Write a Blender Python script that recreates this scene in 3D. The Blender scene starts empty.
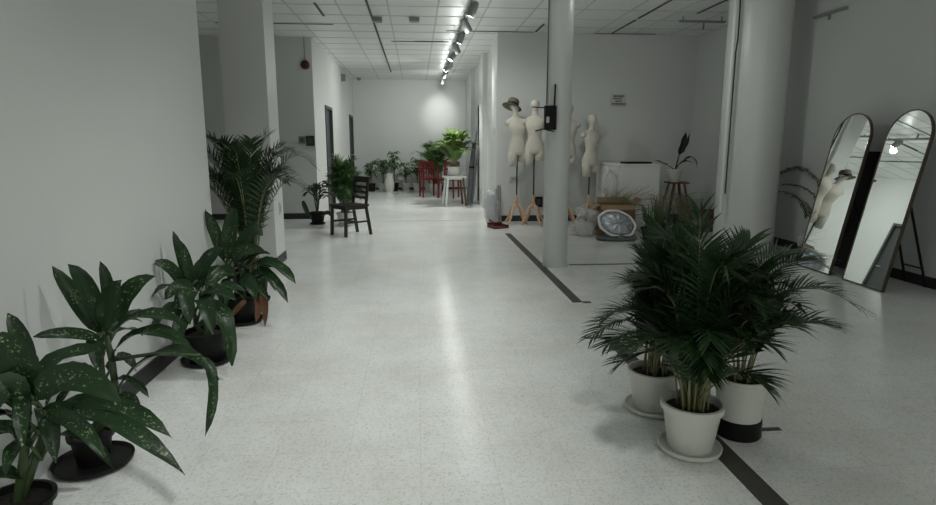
import bpy, math, random
from mathutils import Vector, Matrix
random.seed(7)
V = Vector
R = math.radians
sc = bpy.context.scene
col = sc.collection

# ------------------------------------------------------------------ camera
CAM_H = 1.3
FPX = 605.0
def _n(v): return v.normalized()
_a = _n(V((416-468, -(143.5-252.5), -FPX)))
_z = _n(V((0, -_a.z, _a.y)))
_x = _a.cross(_z)
ROT = Matrix((_x, _a, _z))            # camera -> world
cam_d = bpy.data.cameras.new('camera')
cam = bpy.data.objects.new('camera', cam_d); col.objects.link(cam)
cam_d.sensor_width = 36.0; cam_d.lens = FPX/936*36; cam_d.clip_start = 0.02
cam.matrix_world = Matrix.Translation((0, 0, CAM_H)) @ ROT.to_4x4()
sc.camera = cam
def at(px, py, Y):
    "world point at depth Y that the photo shows at pixel (px,py)"
    d = ROT @ V((px-468, -(py-252.5), -FPX))
    return V((0, 0, CAM_H)) + d*(Y/d.y)

# ------------------------------------------------------------------ world, exposure
w = bpy.data.worlds.new('world'); sc.world = w; w.use_nodes = True
w.node_tree.nodes['Background'].inputs[0].default_value = (0.85, 0.88, 0.85, 1)
w.node_tree.nodes['Background'].inputs[1].default_value = 0.25
sc.view_settings.view_transform = 'Standard'
sc.view_settings.look = 'None'
sc.view_settings.exposure = 0.54
sc.view_settings.gamma = 1.0
LIGHT_COL = (0.985, 1.0, 0.97)
# ceiling spots (x, y, aim_x, aim_y, aim_z, watts, cone)  -- all sit on the ceiling track at x=0.7
TRACK_X = 0.70
SPOTS = [
    (-3.2, (-1.6, -1.0, 0.6), 25, 110),
    (-1.0, (-0.9, 0.4, 0.0), 50, 95),
    (1.2, (-0.75, 2.1, 0.0), 62, 92),
    (3.2, (-0.65, 3.8, 0.0), 68, 92),
    (5.2, (-0.5, 5.6, 0.0), 72, 96),
    (7.6, (-0.5, 8.0, 0.0), 78, 100),
    (8.6, (1.9, 9.9, 0.9), 32, 100),
    (9.6, (-0.3, 9.9, 0.0), 80, 100),
    (10.6, (1.4, 11.2, 1.2), 40, 110),
    (11.6, (-1.2, 11.0, 0.4), 60, 110),
    (12.4, (0.75, 13.0, 0.6), 130, 90),
    (13.4, (-1.7, 13.4, 1.2), 95, 130),
    (14.6, (-0.3, 17.2, 1.1), 75, 130),
    (16.0, (0.68, 17.5, 2.15), 38, 46),
]
# unseen second ceiling track added for fill; third head follows the palm's shadow
FILL_TRACK_X = 2.0
FILL_SPOTS = [(-2.5, (2.6, 0.0, 0.4), 15, 140), (0.6, (4.6, 3.4, 1.6), 8, 100), (3.7, (1.3, 2.9, 0.0), 7, 110), (6.2, (3.9, 8.6, 1.2), 20, 120)]
# fill light added behind the camera, out of view
wl = bpy.data.lights.new('rear_fill_light', 'AREA'); wl.shape = 'RECTANGLE'; wl.size = 5.0; wl.size_y = 1.6; wl.energy = 32; wl.color = (1.0, 1.0, 0.93)
wo = bpy.data.objects.new('rear_fill_light', wl); col.objects.link(wo); wo.location = (1.6, -4.4, 1.5); wo.rotation_euler = (R(97), 0, 0)

# ------------------------------------------------------------------ materials
def mat(name, rgb, rough=0.6, metal=0.0, noise=0.0, nscale=8.0, spec=None, bump=0.0, trans=0.0, alpha=1.0, sub=0.0):
    m = bpy.data.materials.new(name); m.use_nodes = True
    nt = m.node_tree; b = nt.nodes['Principled BSDF']
    b.inputs['Base Color'].default_value = (*rgb, 1)
    b.inputs['Roughness'].default_value = rough
    b.inputs['Metallic'].default_value = metal
    if spec is not None: b.inputs['Specular IOR Level'].default_value = spec
    if trans: b.inputs['Transmission Weight'].default_value = trans
    if alpha < 1: b.inputs['Alpha'].default_value = alpha
    tc = nt.nodes.new('ShaderNodeTexCoord')
    nz = nt.nodes.new('ShaderNodeTexNoise'); nz.inputs['Scale'].default_value = nscale; nz.inputs['Detail'].default_value = 4
    nt.links.new(tc.outputs['Object'], nz.inputs['Vector'])
    if noise:
        mx = nt.nodes.new('ShaderNodeMix'); mx.data_type = 'RGBA'
        mx.inputs['A'].default_value = (*[c*(1-noise) for c in rgb], 1)
        mx.inputs['B'].default_value = (*[min(1, c*(1+noise)) for c in rgb], 1)
        nt.links.new(nz.outputs['Fac'], mx.inputs['Factor'])
        nt.links.new(mx.outputs['Result'], b.inputs['Base Color'])
    if bump:
        bp = nt.nodes.new('ShaderNodeBump'); bp.inputs['Strength'].default_value = bump; bp.inputs['Distance'].default_value = 0.01
        nt.links.new(nz.outputs['Fac'], bp.inputs['Height']); nt.links.new(bp.outputs['Normal'], b.inputs['Normal'])
    return m

def floor_mat():
    m = bpy.data.materials.new('floor_tile'); m.use_nodes = True
    nt = m.node_tree; N = nt.nodes; L = nt.links; b = N['Principled BSDF']
    tc = N.new('ShaderNodeTexCoord')
    br = N.new('ShaderNodeTexBrick'); br.offset = 0.0
    br.inputs['Scale'].default_value = 1.0
    br.inputs['Brick Width'].default_value = 0.305; br.inputs['Row Height'].default_value = 0.305
    br.inputs['Mortar Size'].default_value = 0.0018; br.inputs['Mortar Smooth'].default_value = 0.6
    br.inputs['Color1'].default_value = (0.86, 0.88, 0.865, 1); br.inputs['Color2'].default_value = (0.83, 0.85, 0.835, 1)
    br.inputs['Mortar'].default_value = (0.70, 0.72, 0.70, 1)
    L.new(tc.outputs['Object'], br.inputs['Vector'])
    # terrazzo chips
    vo = N.new('ShaderNodeTexVoronoi'); vo.inputs['Scale'].default_value = 120
    L.new(tc.outputs['Object'], vo.inputs['Vector'])
    cr = N.new('ShaderNodeValToRGB'); cr.color_ramp.elements[0].position = 0.0; cr.color_ramp.elements[0].color = (0.68, 0.68, 0.66, 1)
    cr.color_ramp.elements[1].position = 0.45; cr.color_ramp.elements[1].color = (1, 1, 1, 1)
    L.new(vo.outputs['Color'], cr.inputs['Fac'])
    m1 = N.new('ShaderNodeMix'); m1.data_type = 'RGBA'; m1.blend_type = 'MULTIPLY'; m1.inputs['Factor'].default_value = 0.75
    L.new(br.outputs['Color'], m1.inputs['A']); L.new(cr.outputs['Color'], m1.inputs['B'])
    # scuffs and stains
    nz = N.new('ShaderNodeTexNoise'); nz.inputs['Scale'].default_value = 1.3; nz.inputs['Detail'].default_value = 9; nz.inputs['Roughness'].default_value = 0.65
    L.new(tc.outputs['Object'], nz.inputs['Vector'])
    c2 = N.new('ShaderNodeValToRGB'); c2.color_ramp.elements[0].position = 0.33; c2.color_ramp.elements[0].color = (0.82, 0.81, 0.77, 1)
    c2.color_ramp.elements[1].position = 0.58; c2.color_ramp.elements[1].color = (1, 1, 1, 1)
    L.new(nz.outputs['Fac'], c2.inputs['Fac'])
    m2 = N.new('ShaderNodeMix'); m2.data_type = 'RGBA'; m2.blend_type = 'MULTIPLY'; m2.inputs['Factor'].default_value = 0.8
    L.new(m1.outputs['Result'], m2.inputs['A']); L.new(c2.outputs['Color'], m2.inputs['B'])
    L.new(m2.outputs['Result'], b.inputs['Base Color'])
    mr = N.new('ShaderNodeMapRange'); mr.inputs['To Min'].default_value = 0.27; mr.inputs['To Max'].default_value = 0.13
    L.new(nz.outputs['Fac'], mr.inputs['Value']); L.new(mr.outputs['Result'], b.inputs['Roughness'])
    b.inputs['Specular IOR Level'].default_value = 0.5
    n3 = N.new('ShaderNodeTexNoise'); n3.inputs['Scale'].default_value = 3.5
    L.new(tc.outputs['Object'], n3.inputs['Vector'])
    bp = N.new('ShaderNodeBump'); bp.inputs['Strength'].default_value = 0.12; bp.inputs['Distance'].default_value = 0.01
    L.new(n3.outputs['Fac'], bp.inputs['Height']); L.new(bp.outputs['Normal'], b.inputs['Normal'])
    return m

def leaf_mat(name, c, spots=False, rough=0.42):
    m = bpy.data.materials.new(name); m.use_nodes = True
    nt = m.node_tree; N = nt.nodes; L = nt.links; b = N['Principled BSDF']
    tc = N.new('ShaderNodeTexCoord')
    nz = N.new('ShaderNodeTexNoise'); nz.inputs['Scale'].default_value = 9; nz.inputs['Detail'].default_value = 3
    L.new(tc.outputs['Object'], nz.inputs['Vector'])
    mx = N.new('ShaderNodeMix'); mx.data_type = 'RGBA'
    mx.inputs['A'].default_value = (c[0]*.6, c[1]*.6, c[2]*.6, 1); mx.inputs['B'].default_value = (c[0]*1.5, c[1]*1.4, c[2]*1.3, 1)
    L.new(nz.outputs['Fac'], mx.inputs['Factor'])
    out = mx.outputs['Result']
    if spots:
        uv = N.new('ShaderNodeUVMap')
        vo = N.new('ShaderNodeTexNoise'); vo.inputs['Scale'].default_value = 105; vo.inputs['Detail'].default_value = 2
        L.new(tc.outputs['Object'], vo.inputs['Vector'])
        cr = N.new('ShaderNodeValToRGB'); cr.color_ramp.elements[0].position = 0.58; cr.color_ramp.elements[0].color = (0, 0, 0, 1)
        cr.color_ramp.elements[1].position = 0.66; cr.color_ramp.elements[1].color = (1, 1, 1, 1)
        L.new(vo.outputs['Fac'], cr.inputs['Fac'])
        # flecks gather between midrib and margin (uv.x across the blade)
        sp = N.new('ShaderNodeSeparateXYZ'); L.new(uv.outputs['UV'], sp.inputs['Vector'])
        w1 = N.new('ShaderNodeValToRGB'); e = w1.color_ramp.elements
        e[0].position = 0.12; e[0].color = (0, 0, 0, 1); e[1].position = 0.3; e[1].color = (1, 1, 1, 1)
        for p_, v_ in ((0.46, 1), (0.5, .3), (0.54, 1), (0.7, 1), (0.88, 0)):
            q = e.new(p_); q.color = (v_, v_, v_, 1)
        L.new(sp.outputs['X'], w1.inputs['Fac'])
        mm = N.new('ShaderNodeMath'); mm.operation = 'MULTIPLY'
        L.new(cr.outputs['Color'], mm.inputs[0]); L.new(w1.outputs['Color'], mm.inputs[1])
        m2 = N.new('ShaderNodeMix'); m2.data_type = 'RGBA'
        lo_ = N.new('ShaderNodeTexNoise'); lo_.inputs['Scale'].default_value = 12; L.new(tc.outputs['Object'], lo_.inputs['Vector'])
        lr = N.new('ShaderNodeValToRGB'); lr.color_ramp.elements[0].position = .42; lr.color_ramp.elements[1].position = .56
        L.new(lo_.outputs['Fac'], lr.inputs['Fac'])
        m3 = N.new('ShaderNodeMath'); m3.operation = 'MULTIPLY'; L.new(mm.outputs[0], m3.inputs[0]); L.new(lr.outputs['Color'], m3.inputs[1]); mm = m3
        m2.inputs['B'].default_value = (0.22, 0.30, 0.16, 1)
        L.new(mm.outputs[0], m2.inputs['Factor']); L.new(out, m2.inputs['A']); out = m2.outputs['Result']
    L.new(out, b.inputs['Base Color'])
    b.inputs['Roughness'].default_value = rough
    b.inputs['Specular IOR Level'].default_value = 0.28
    return m

M = {
 'wall': mat('wall_paint', (0.595, 0.615, 0.595), 0.5, noise=0.03, nscale=1.5, bump=0.05),
 'ceil': mat('ceiling_tile', (0.80, 0.82, 0.805), 0.32, noise=0.04, nscale=3),
 'grid': mat('ceiling_grid_metal', (0.56, 0.575, 0.56), 0.5),
 'gapdark': mat('ceiling_gap', (0.06, 0.065, 0.06), 0.7),
 'floor': floor_mat(),
 'base': mat('baseboard_black', (0.02, 0.021, 0.02), 0.5),
 'strip': mat('floor_strip', (0.06, 0.056, 0.05), 0.55, noise=0.2, nscale=20),
 'groove': mat('floor_joint', (0.22, 0.22, 0.20), 0.6),
 'column': mat('column_paint', (0.64, 0.66, 0.64), 0.35, noise=0.04, nscale=3, bump=0.15),
 'doordark': mat('door_dark', (0.05, 0.055, 0.055), 0.5),
 'potwhite': mat('plastic_white', (0.64, 0.65, 0.60), 0.4, noise=0.05, nscale=12),
 'potblack': mat('plastic_black', (0.008, 0.009, 0.008), 0.5, spec=.2),
 'soil': mat('soil', (0.02, 0.016, 0.012), 0.95, noise=0.5, nscale=60, bump=0.6),
 'palm': leaf_mat('palm_leaf', (0.016, 0.042, 0.014)),
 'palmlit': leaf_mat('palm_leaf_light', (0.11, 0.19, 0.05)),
 'palmmid': leaf_mat('palm_leaf_mid', (0.05, 0.11, 0.035)),
 'dief': leaf_mat('dieffenbachia_leaf', (0.013, 0.036, 0.013), True, .36),
 'brownleaf': leaf_mat('dark_dry_leaf', (0.035, 0.026, 0.016)),
 'rubber': leaf_mat('rubber_leaf', (0.025, 0.055, 0.025), False, 0.35),
 'stem': mat('stem_green', (0.05, 0.085, 0.03), 0.5, noise=0.3, nscale=30),
 'canes': mat('palm_cane', (0.20, 0.20, 0.10), 0.5, noise=0.35, nscale=25),
 'dryred': mat('dry_leaf', (0.16, 0.07, 0.035), 0.7, noise=0.4, nscale=20),
 'straw': mat('dry_straw', (0.22, 0.19, 0.11), 0.8, noise=0.3, nscale=20),
 'darkwood': mat('dark_wood', (0.022, 0.016, 0.013), 0.35, noise=0.3, nscale=12),
 'red': mat('red_plastic', (0.17, 0.007, 0.011), 0.35, noise=0.1),
 'whitetop': mat('white_laminate', (0.78, 0.80, 0.78), 0.3),
 'wood': mat('pale_wood', (0.55, 0.36, 0.24), 0.5, noise=0.2, nscale=18),
 'brownwood': mat('brown_wood', (0.13, 0.065, 0.035), 0.5, noise=0.25, nscale=15),
 'linen': mat('linen', (0.60, 0.575, 0.50), 0.85, noise=0.06, nscale=30, bump=0.2),
 'metal': mat('dark_metal', (0.06, 0.06, 0.055), 0.4, 0.8),
 'grey': mat('grey_metal', (0.30, 0.31, 0.31), 0.4, 0.3),
 'chrome': mat('brushed_metal', (0.6, 0.6, 0.6), 0.3, 0.9),
 'black': mat('black_plastic', (0.007, 0.007, 0.008), 0.55, spec=.2),
 'cable': mat('cable_dark', (0.05, 0.05, 0.05), 0.6),
 'card': mat('cardboard', (0.26, 0.17, 0.095), 0.8, noise=0.12, nscale=6),
 'cloth': mat('grey_cloth', (0.13, 0.14, 0.14), 0.9, noise=0.2, nscale=12, bump=0.4),
 'foil': mat('silver_wrap', (0.45, 0.47, 0.52), 0.28, 0.5, noise=0.6, nscale=22, bump=1.0),
 'film': mat('clear_film', (0.78, 0.80, 0.78), 0.12, 0.0, noise=0.35, nscale=30, bump=1.0, alpha=0.35),
 'filmedge': mat('white_film', (0.75, 0.77, 0.76), 0.3, noise=0.1, bump=0.5),
 'redbrown': mat('maroon', (0.10, 0.018, 0.014), 0.5),
 'alarm': mat('alarm_red', (0.06, 0.006, 0.010), 0.4),
 'paper': mat('sign_paper', (0.50, 0.52, 0.50), 0.5),
 'ink': mat('sign_ink', (0.09, 0.095, 0.09), 0.6),
 'plate': mat('switch_plate', (0.52, 0.54, 0.52), 0.4),
 'mirror': mat('mirror_glass', (0.86, 0.90, 0.88), 0.015, 1.0),
 'gold': mat('mirror_trim', (0.12, 0.10, 0.075), 0.35, 0.8),
 'straws': mat('hat_straw', (0.13, 0.11, 0.07), 0.8, noise=0.2, nscale=60),
 'fixture': mat('fixture_grey', (0.20, 0.21, 0.21), 0.4),
 'white': mat('matte_white', (0.70, 0.72, 0.70), 0.5),
}
def emis(name, c, s):
    m = bpy.data.materials.new(name); m.use_nodes = True; b = m.node_tree.nodes['Principled BSDF']
    b.inputs['Base Color'].default_value = (1, 1, 1, 1); b.inputs['Emission Color'].default_value = (*c, 1); b.inputs['Emission Strength'].default_value = s
    return m
M['lens'] = emis('lamp_lens', LIGHT_COL, 14)

# ------------------------------------------------------------------ mesh helpers
class MB:
    def __init__(s): s.v = []; s.f = []; s.uv = {}
    def add(s, vs, fs):
        o = len(s.v); s.v += [tuple(p) for p in vs]; s.f += [tuple(o+i for i in f) for f in fs]; return o
    def box(s, c, d, rz=0.0, mtx=None):
        x, y, z = d[0]/2, d[1]/2, d[2]/2
        m = mtx if mtx else Matrix.Rotation(rz, 3, 'Z')
        p = [V(c) + m @ V((a*x, b*y, e*z)) for a in (-1, 1) for b in (-1, 1) for e in (-1, 1)]
        s.add(p, [(0, 1, 3, 2), (4, 6, 7, 5), (0, 4, 5, 1), (2, 3, 7, 6), (0, 2, 6, 4), (1, 5, 7, 3)]); return s
    def bar(s, a, b, wx, wy, up=(0, 0, 1)):
        a = V(a); b = V(b); t = (b-a).normalized(); u = V(up)
        if abs(t.dot(u)) > .98: u = V((0, 1, 0))
        sd = t.cross(u).normalized(); n = sd.cross(t)
        p = [q + sd*i*wx/2 + n*j*wy/2 for q in (a, b) for i, j in ((-1, -1), (1, -1), (1, 1), (-1, 1))]
        s.add(p, [(3, 2, 1, 0), (4, 5, 6, 7)] + [(i, (i+1) % 4, 4+(i+1) % 4, 4+i) for i in range(4)]); return s
    def tube(s, pts, r, n=8, cap=True):
        pts = [V(p) for p in pts]; k = len(pts)
        rs = r if isinstance(r, (list, tuple)) else [r]*k
        vs = []; prev = None
        for i, p in enumerate(pts):
            t = (pts[min(i+1, k-1)] - pts[max(i-1, 0)]).normalized()
            if prev is None:
                u = t.cross(V((0, 0, 1)) if abs(t.z) < .9 else V((1, 0, 0))).normalized()
            else: u = (prev - t*prev.dot(t)).normalized()
            prev = u; w_ = t.cross(u)
            vs += [p + (u*math.cos(2*math.pi*j/n) + w_*math.sin(2*math.pi*j/n))*rs[i] for j in range(n)]
        fs = [(i*n+j, i*n+(j+1) % n, (i+1)*n+(j+1) % n, (i+1)*n+j) for i in range(k-1) for j in range(n)]
        if cap: fs += [tuple(range(n))[::-1], tuple((k-1)*n+j for j in range(n))]
        s.add(vs, fs); return s
    def lathe(s, prof, c=(0, 0, 0), n=32, sx=1, sy=1, close=False, mtx=None):
        c = V(c); vs = []
        for r_, z in prof:
            for j in range(n):
                p = V((r_*sx*math.cos(2*math.pi*j/n), r_*sy*math.sin(2*math.pi*j/n), z))
                vs.append(c + (mtx @ p if mtx else p))
        k = len(prof)
        fs = [(i*n+j, i*n+(j+1) % n, (i+1)*n+(j+1) % n, (i+1)*n+j) for i in range(k-1) for j in range(n)]
        fs += [tuple(range(n))[::-1], tuple((k-1)*n+j for j in range(n))]
        s.add(vs, fs); return s
    def build(s, name, m, parent=None, smooth=False, loc=None):
        me = bpy.data.meshes.new(name); me.from_pydata(s.v, [], s.f)
        if s.uv:
            ul = me.uv_layers.new(name='UVMap')
            for lp in me.loops: ul.data[lp.index].uv = s.uv.get(lp.vertex_index, (0, 0))
        me.materials.append(M[m] if isinstance(m, str) else m)
        if smooth:
            me.shade_smooth()
            if smooth != 'all': me.set_sharp_from_angle(angle=R(40))
        o = bpy.data.objects.new(name, me); col.objects.link(o)
        if parent: o.parent = parent
        if loc: o.location = loc
        return o
def struct(o): o['kind'] = 'structure'; return o
def tag(o, label, cat, group=None, kind=None):
    o['label'] = label; o['category'] = cat
    if group: o['group'] = group
    if kind: o['kind'] = kind
    return o
def thing(name, label, cat, loc=(0, 0, 0), rz=0, group=None):
    o = bpy.data.objects.new(name, None); col.objects.link(o); o.empty_display_size = 0.1
    o.location = loc; o.rotation_euler = (0, 0, rz); return tag(o, label, cat, group)
def dup(root, loc, rz=None, label=None, group=None, scale=None):
    r = root.copy(); col.objects.link(r); r.location = loc
    if rz is not None: r.rotation_euler = (0, 0, rz)
    if label: r['label'] = label
    if group: r['group'] = group
    if scale: r.scale = (scale,)*3
    for ch in list(root.children):
        c = ch.copy(); col.objects.link(c); c.parent = r
        for g in ch.children:
            d = g.copy(); col.objects.link(d); d.parent = c
    return r
def boxS(name, c, d, m): return struct(MB().box(c, d).build(name, m))

# ------------------------------------------------------------------ room
H = 3.05
XL, XR = -1.5, 4.66
YB, YBL, YF = 10.1, 10.75, 17.5
XCL, XCR = -1.72, 1.42
YR = -4.5
T = 0.12
def span(name, x0, x1, y0, y1, z0, z1, m): return boxS(name, ((x0+x1)/2, (y0+y1)/2, (z0+z1)/2), (x1-x0, y1-y0, z1-z0), m)
span('floor', -5.2, XR+T, YR-T, YF+T, -0.1, 0, 'floor')
span('ceiling', -5.2, XR+T, YR-T, YF+T, H, H+0.1, 'ceil')
span('wall_left', XL-0.14, XL, YR, 4.56, 0, H, 'wall')
span('wall_right', XR, XR+T, YR-T, YB+T, 0, H, 'wall')
span('wall_back', XCR, XR, YB, YB+T, 0, H, 'wall')
span('wall_rear', -5.2, XR, YR-T, YR, 0, H, 'wall')
span('wall_alcove_back', -5.2, XCL, YBL, YBL+T, 0, H, 'wall')
span('wall_alcove_side', -5.2-T, -5.2, YR, YBL+T, 0, H, 'wall')
span('wall_end', XCL-T, XCR+T, YF, YF+T, 0, H, 'wall')
# corridor left wall with two door openings, built as one mesh around the openings
D1 = (12.0, 12.95, 2.02); D2 = (16.25, 17.1, 2.04)
mb = MB()
def seg(x0, x1, y0, y1, z0, z1): mb.box(((x0+x1)/2, (y0+y1)/2, (z0+z1)/2), (x1-x0, y1-y0, z1-z0))
seg(XCL-T, XCL, YBL+T, D1[0], 0, H); seg(XCL-T, XCL, D1[0], D1[1], D1[2], H); seg(XCL-T, XCL, D1[1], D2[0], 0, H)
seg(XCL-T, XCL, D2[0], D2[1], D2[2], H); seg(XCL-T, XCL, D2[1], YF, 0, H)
struct(mb.build('wall_corridor_left', 'wall'))
mb = MB(); D3 = (13.1, 13.95, 2.14)
seg(XCR, XCR+T, YB+T, D3[0], 0, H); seg(XCR, XCR+T, D3[0], D3[1], D3[2], H); seg(XCR, XCR+T, D3[1], YF, 0, H)
struct(mb.build('wall_corridor_right', 'wall'))
def door(n, x, y0, y1, z, side):
    root = bpy.data.objects.new('door_%d' % n, None); col.objects.link(root); root.location = (x, (y0+y1)/2, 0); struct(root)
    w_ = y1-y0
    MB().box((-side*0.06, 0, z/2), (0.04, w_-0.12, z-0.06)).build('door_leaf', 'doordark', root)
    f = MB(); f.box((-side*0.05, -w_/2+.03, z/2), (0.14, .06, z)); f.box((-side*0.05, w_/2-.03, z/2), (0.14, .06, z)); f.box((-side*0.05, 0, z-.03), (0.14, w_-.12, .06))
    f.build('door_frame', 'doordark', root)
    h = MB(); h.tube([(side*-0.04, w_/2-.14, 1.0), (side*0.02, w_/2-.14, 1.0), (side*0.02, w_/2-.26, 1.0)], 0.01); h.build('door_handle', 'chrome', root)
door(1, XCL, *D1, 1); door(2, XCL, *D2, 1); door(3, XCR, *D3, -1)
# pilasters on the corridor right wall
span('trim_1', XCR-0.09, XCR, 10.1, 10.75, 0, H, 'wall')
span('trim_2', XCR-0.09, XCR, 12.3, 12.95, 0, H, 'wall')
span('trim_3', XCR-0.09, XCR, 14.9, 15.6, 0, H, 'wall')
# baseboards
def bb(name, x0, x1, y0, y1, h=0.1): return span(name, x0, x1, y0, y1, 0, h, 'base')
bb('baseboard_left', XL, XL+0.012, 2.95, 4.56)
bb('baseboard_right', XR-0.012, XR, YR, YB)
bb('baseboard_back', XCR+.001, XR-.013, YB-0.012, YB)
bb('baseboard_alcove_back', -5.2, XCL, YBL-0.012, YBL)
bb('baseboard_end', XCL, XCR, YF-0.012, YF, 0.06)
# unseen window added to the rear wall to dress the fill light
wn = MB()
for (c, d) in (((1.6, -4.49, .68), (5.1, .05, .06)), ((1.6, -4.49, 2.32), (5.1, .05, .06)), ((-.93, -4.49, 1.5), (.06, .05, 1.6)), ((4.13, -4.49, 1.5), (.06, .05, 1.6)), ((.77, -4.49, 1.5), (.05, .05, 1.6)), ((2.43, -4.49, 1.5), (.05, .05, 1.6))): wn.box(c, d)
wn = struct(wn.build('added_window_1', 'grey'))
MB().box((1.6, -4.495, 1.5), (5.0, .008, 1.58)).build('added_window_pane', 'paper', wn)
# columns
cb = MB(); cb.box((-1.72, 6.72, H/2), (0.44, 0.44, H)); o = struct(cb.build('column', 'column'))
bb2 = MB(); bb2.box((-1.72, 6.72, 0.05), (0.456, 0.456, 0.1)); bb2.build('column_skirting', 'base', o)
rc = MB().lathe([(0.13, 0), (0.13, H)], (1.475, 6.32, 0), 40); struct(rc.build('column', 'column', smooth=True))
rc = MB().lathe([(0.355, 0), (0.355, H)], (4.10, 7.25, 0), 48); struct(rc.build('column', 'column', smooth=True))
# ceiling grid: thin T bars
g = MB(); x = -4.85
gx = []
while x < XR: gx.append(x); x += 0.645
for i, x in enumerate(gx): g.box((x-0.0, (YR+YF)/2, H-0.001), (0.022, YF-YR, 0.006))
y = YR+0.4
gy = []
while y < YF: gy.append(y); y += 0.62
for y in gy: g.box(((-5.2+XR)/2, y, H-0.002), (XR+5.2, 0.02, 0.006))
struct(g.build('ceiling_grid', 'grid'))
g = MB()
for (x, y0, y1) in ((-0.59, 5.0, 15.7), (1.92, 9.3, 9.95), (3.17, 7.3, 8.8), (3.17, 8.9, 10.0), (-2.55, 5, 7.3), (-1.25, 8.2, 9.0), (1.92, 7.0, 8.0), (3.85, 7.6, 8.4)):
    g.box((x, (y0+y1)/2, H-0.006), (0.03, y1-y0, 0.008))
for (y, x0, x1) in ((9.98, 0.5, 1.9), (10.0, 2.9, 3.9), (9.6, -2.9, -1.2), (11.0, 0.0, 0.5), (11.05, -0.4, 0.6)):
    g.box(((x0+x1)/2, y, H-0.006), (x1-x0, 0.018, 0.008))
struct(g.build('ceiling_gap', 'gapdark'))
# floor strips (flush dark channel covers) and joints
def fstrip(name, pts, wd, m, z=0.002):
    b = MB()
    for (x0, y0, x1, y1) in pts: b.box(((x0+x1)/2, (y0+y1)/2, z/2), (max(wd, abs(x1-x0)), max(wd, abs(y1-y0)), z))
    return struct(b.build(name, m))
fstrip('floor_strip', [(1.32, 4.78, 1.32, 8.7)], 0.085, 'strip')
fstrip('floor_strip', [(1.29, 1.0, 1.29, 3.85)], 0.095, 'strip')
fstrip('floor_strip', [(1.36, 4.78, 1.43, 4.78)], 0.05, 'strip')
fstrip('floor_strip', [(1.12, 3.86, 1.25, 3.86)], 0.04, 'strip')
fstrip('floor_strip', [(1.5, 2.48, 1.66, 2.48)], 0.03, 'strip')
fstrip('floor_joint', [(1.64, 6.34, 3.6, 6.34)], 0.05, 'strip')
fstrip('floor_joint', [(XCL, 10.3, 1.2, 10.3)], 0.02, 'groove', 0.001)

# ------------------------------------------------------------------ ceiling track and spots
tr = MB().box((TRACK_X, 7.0, H-0.085), (0.035, 19.2, 0.03))
for y in (-2, 1, 4, 7.2, 10.2, 13.2, 16.2): tr.box((TRACK_X, y, H-0.035), (0.02, 0.02, 0.07))
tag(tr.build('ceiling_track', 'fixture'), 'long grey lighting track running along the corridor ceiling', 'lighting track')
N_LAB = ['beyond the camera end of the room']*5
tag(MB().box((FILL_TRACK_X, 1.6, H-0.085), (0.035, 10.0, 0.03)).box((FILL_TRACK_X, -2, H-.035), (.02, .02, .07)).box((FILL_TRACK_X, 5, H-.035), (.02, .02, .07)).build('ceiling_track', 'fixture'), 'unseen shorter lighting track added for fill above the near right-hand side of the room', 'lighting track')
ALLS = [(TRACK_X,)+s for s in SPOTS] + [(FILL_TRACK_X,)+s for s in FILL_SPOTS]
for i, (tx, y, aim, wt, cone) in enumerate(ALLS):
    p = V((tx, y, H-0.17)); d = (V(aim)-p).normalized()
    t = thing('track_spotlight', '', 'spotlight', tuple(p), 0, 'spotlights on the ceiling track')
    if i >= len(SPOTS): t['label'] = '%s grey spotlight on the unseen added fill track over the near right side' % ['first', 'second', 'third', 'last'][i-len(SPOTS)]; t['group'] = 'spotlights on the added fill track'
    elif i < 5: t['label'] = '%s grey spotlight on the long ceiling track, nearer than the picture shows' % ['rearmost', 'second rearmost', 'middle overhead', 'fourth', 'fifth'][i]
    elif i == 5: t['label'] = 'nearest visible grey spotlight on the ceiling track at the top edge'
    elif i == len(SPOTS)-1: t['label'] = 'last spotlight on the ceiling track, throwing a pool on the far wall'
    else: t['label'] = '%s grey spotlight in line on the ceiling track, counted from the near end' % ['second', 'third', 'fourth', 'fifth', 'sixth', 'seventh', 'eighth', 'ninth'][i-6]
    q = d.to_track_quat('-Z', 'Y').to_matrix()
    h = MB(); h.lathe([(0.02, 0.10), (0.048, 0.085), (0.052, 0.0), (0.052, -0.09), (0.046, -0.09), (0.042, -0.06)], (0, 0, 0), 20, mtx=q); hs = h.build('housing', 'fixture', t, True)
    h = MB(); h.tube([(0, 0, 0.0), (0, 0, 0.07)], 0.012); h.box((0, 0, 0.06), (0.035, 0.12, 0.02)); h.build('mount', 'fixture', t)
    h = MB(); h.lathe([(0.04, -0.083), (0.04, -0.086)], (0, 0, 0), 20, mtx=q); h.build('lens', 'lens', hs)
    gd = bpy.data.lights.new('head_fill_lamp', 'POINT'); gd.energy = 1.7 if y > 4 else 1.2; gd.shadow_soft_size = .05; gd.color = LIGHT_COL   # point light added to brighten the ceiling round each head
    go = bpy.data.objects.new('head_fill_lamp', gd); col.objects.link(go); go.parent = t; go.location = (0, 0, -.13)
    ld = bpy.data.lights.new('spot_lamp', 'SPOT'); ld.energy = wt; ld.spot_size = R(cone); ld.spot_blend = 1.0; ld.shadow_soft_size = 0.07; ld.color = LIGHT_COL
    lo = bpy.data.objects.new('spot_lamp', ld); col.objects.link(lo); lo.parent = t
    lo.matrix_local = Matrix.Translation(d*0.10) @ q.to_4x4()
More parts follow.
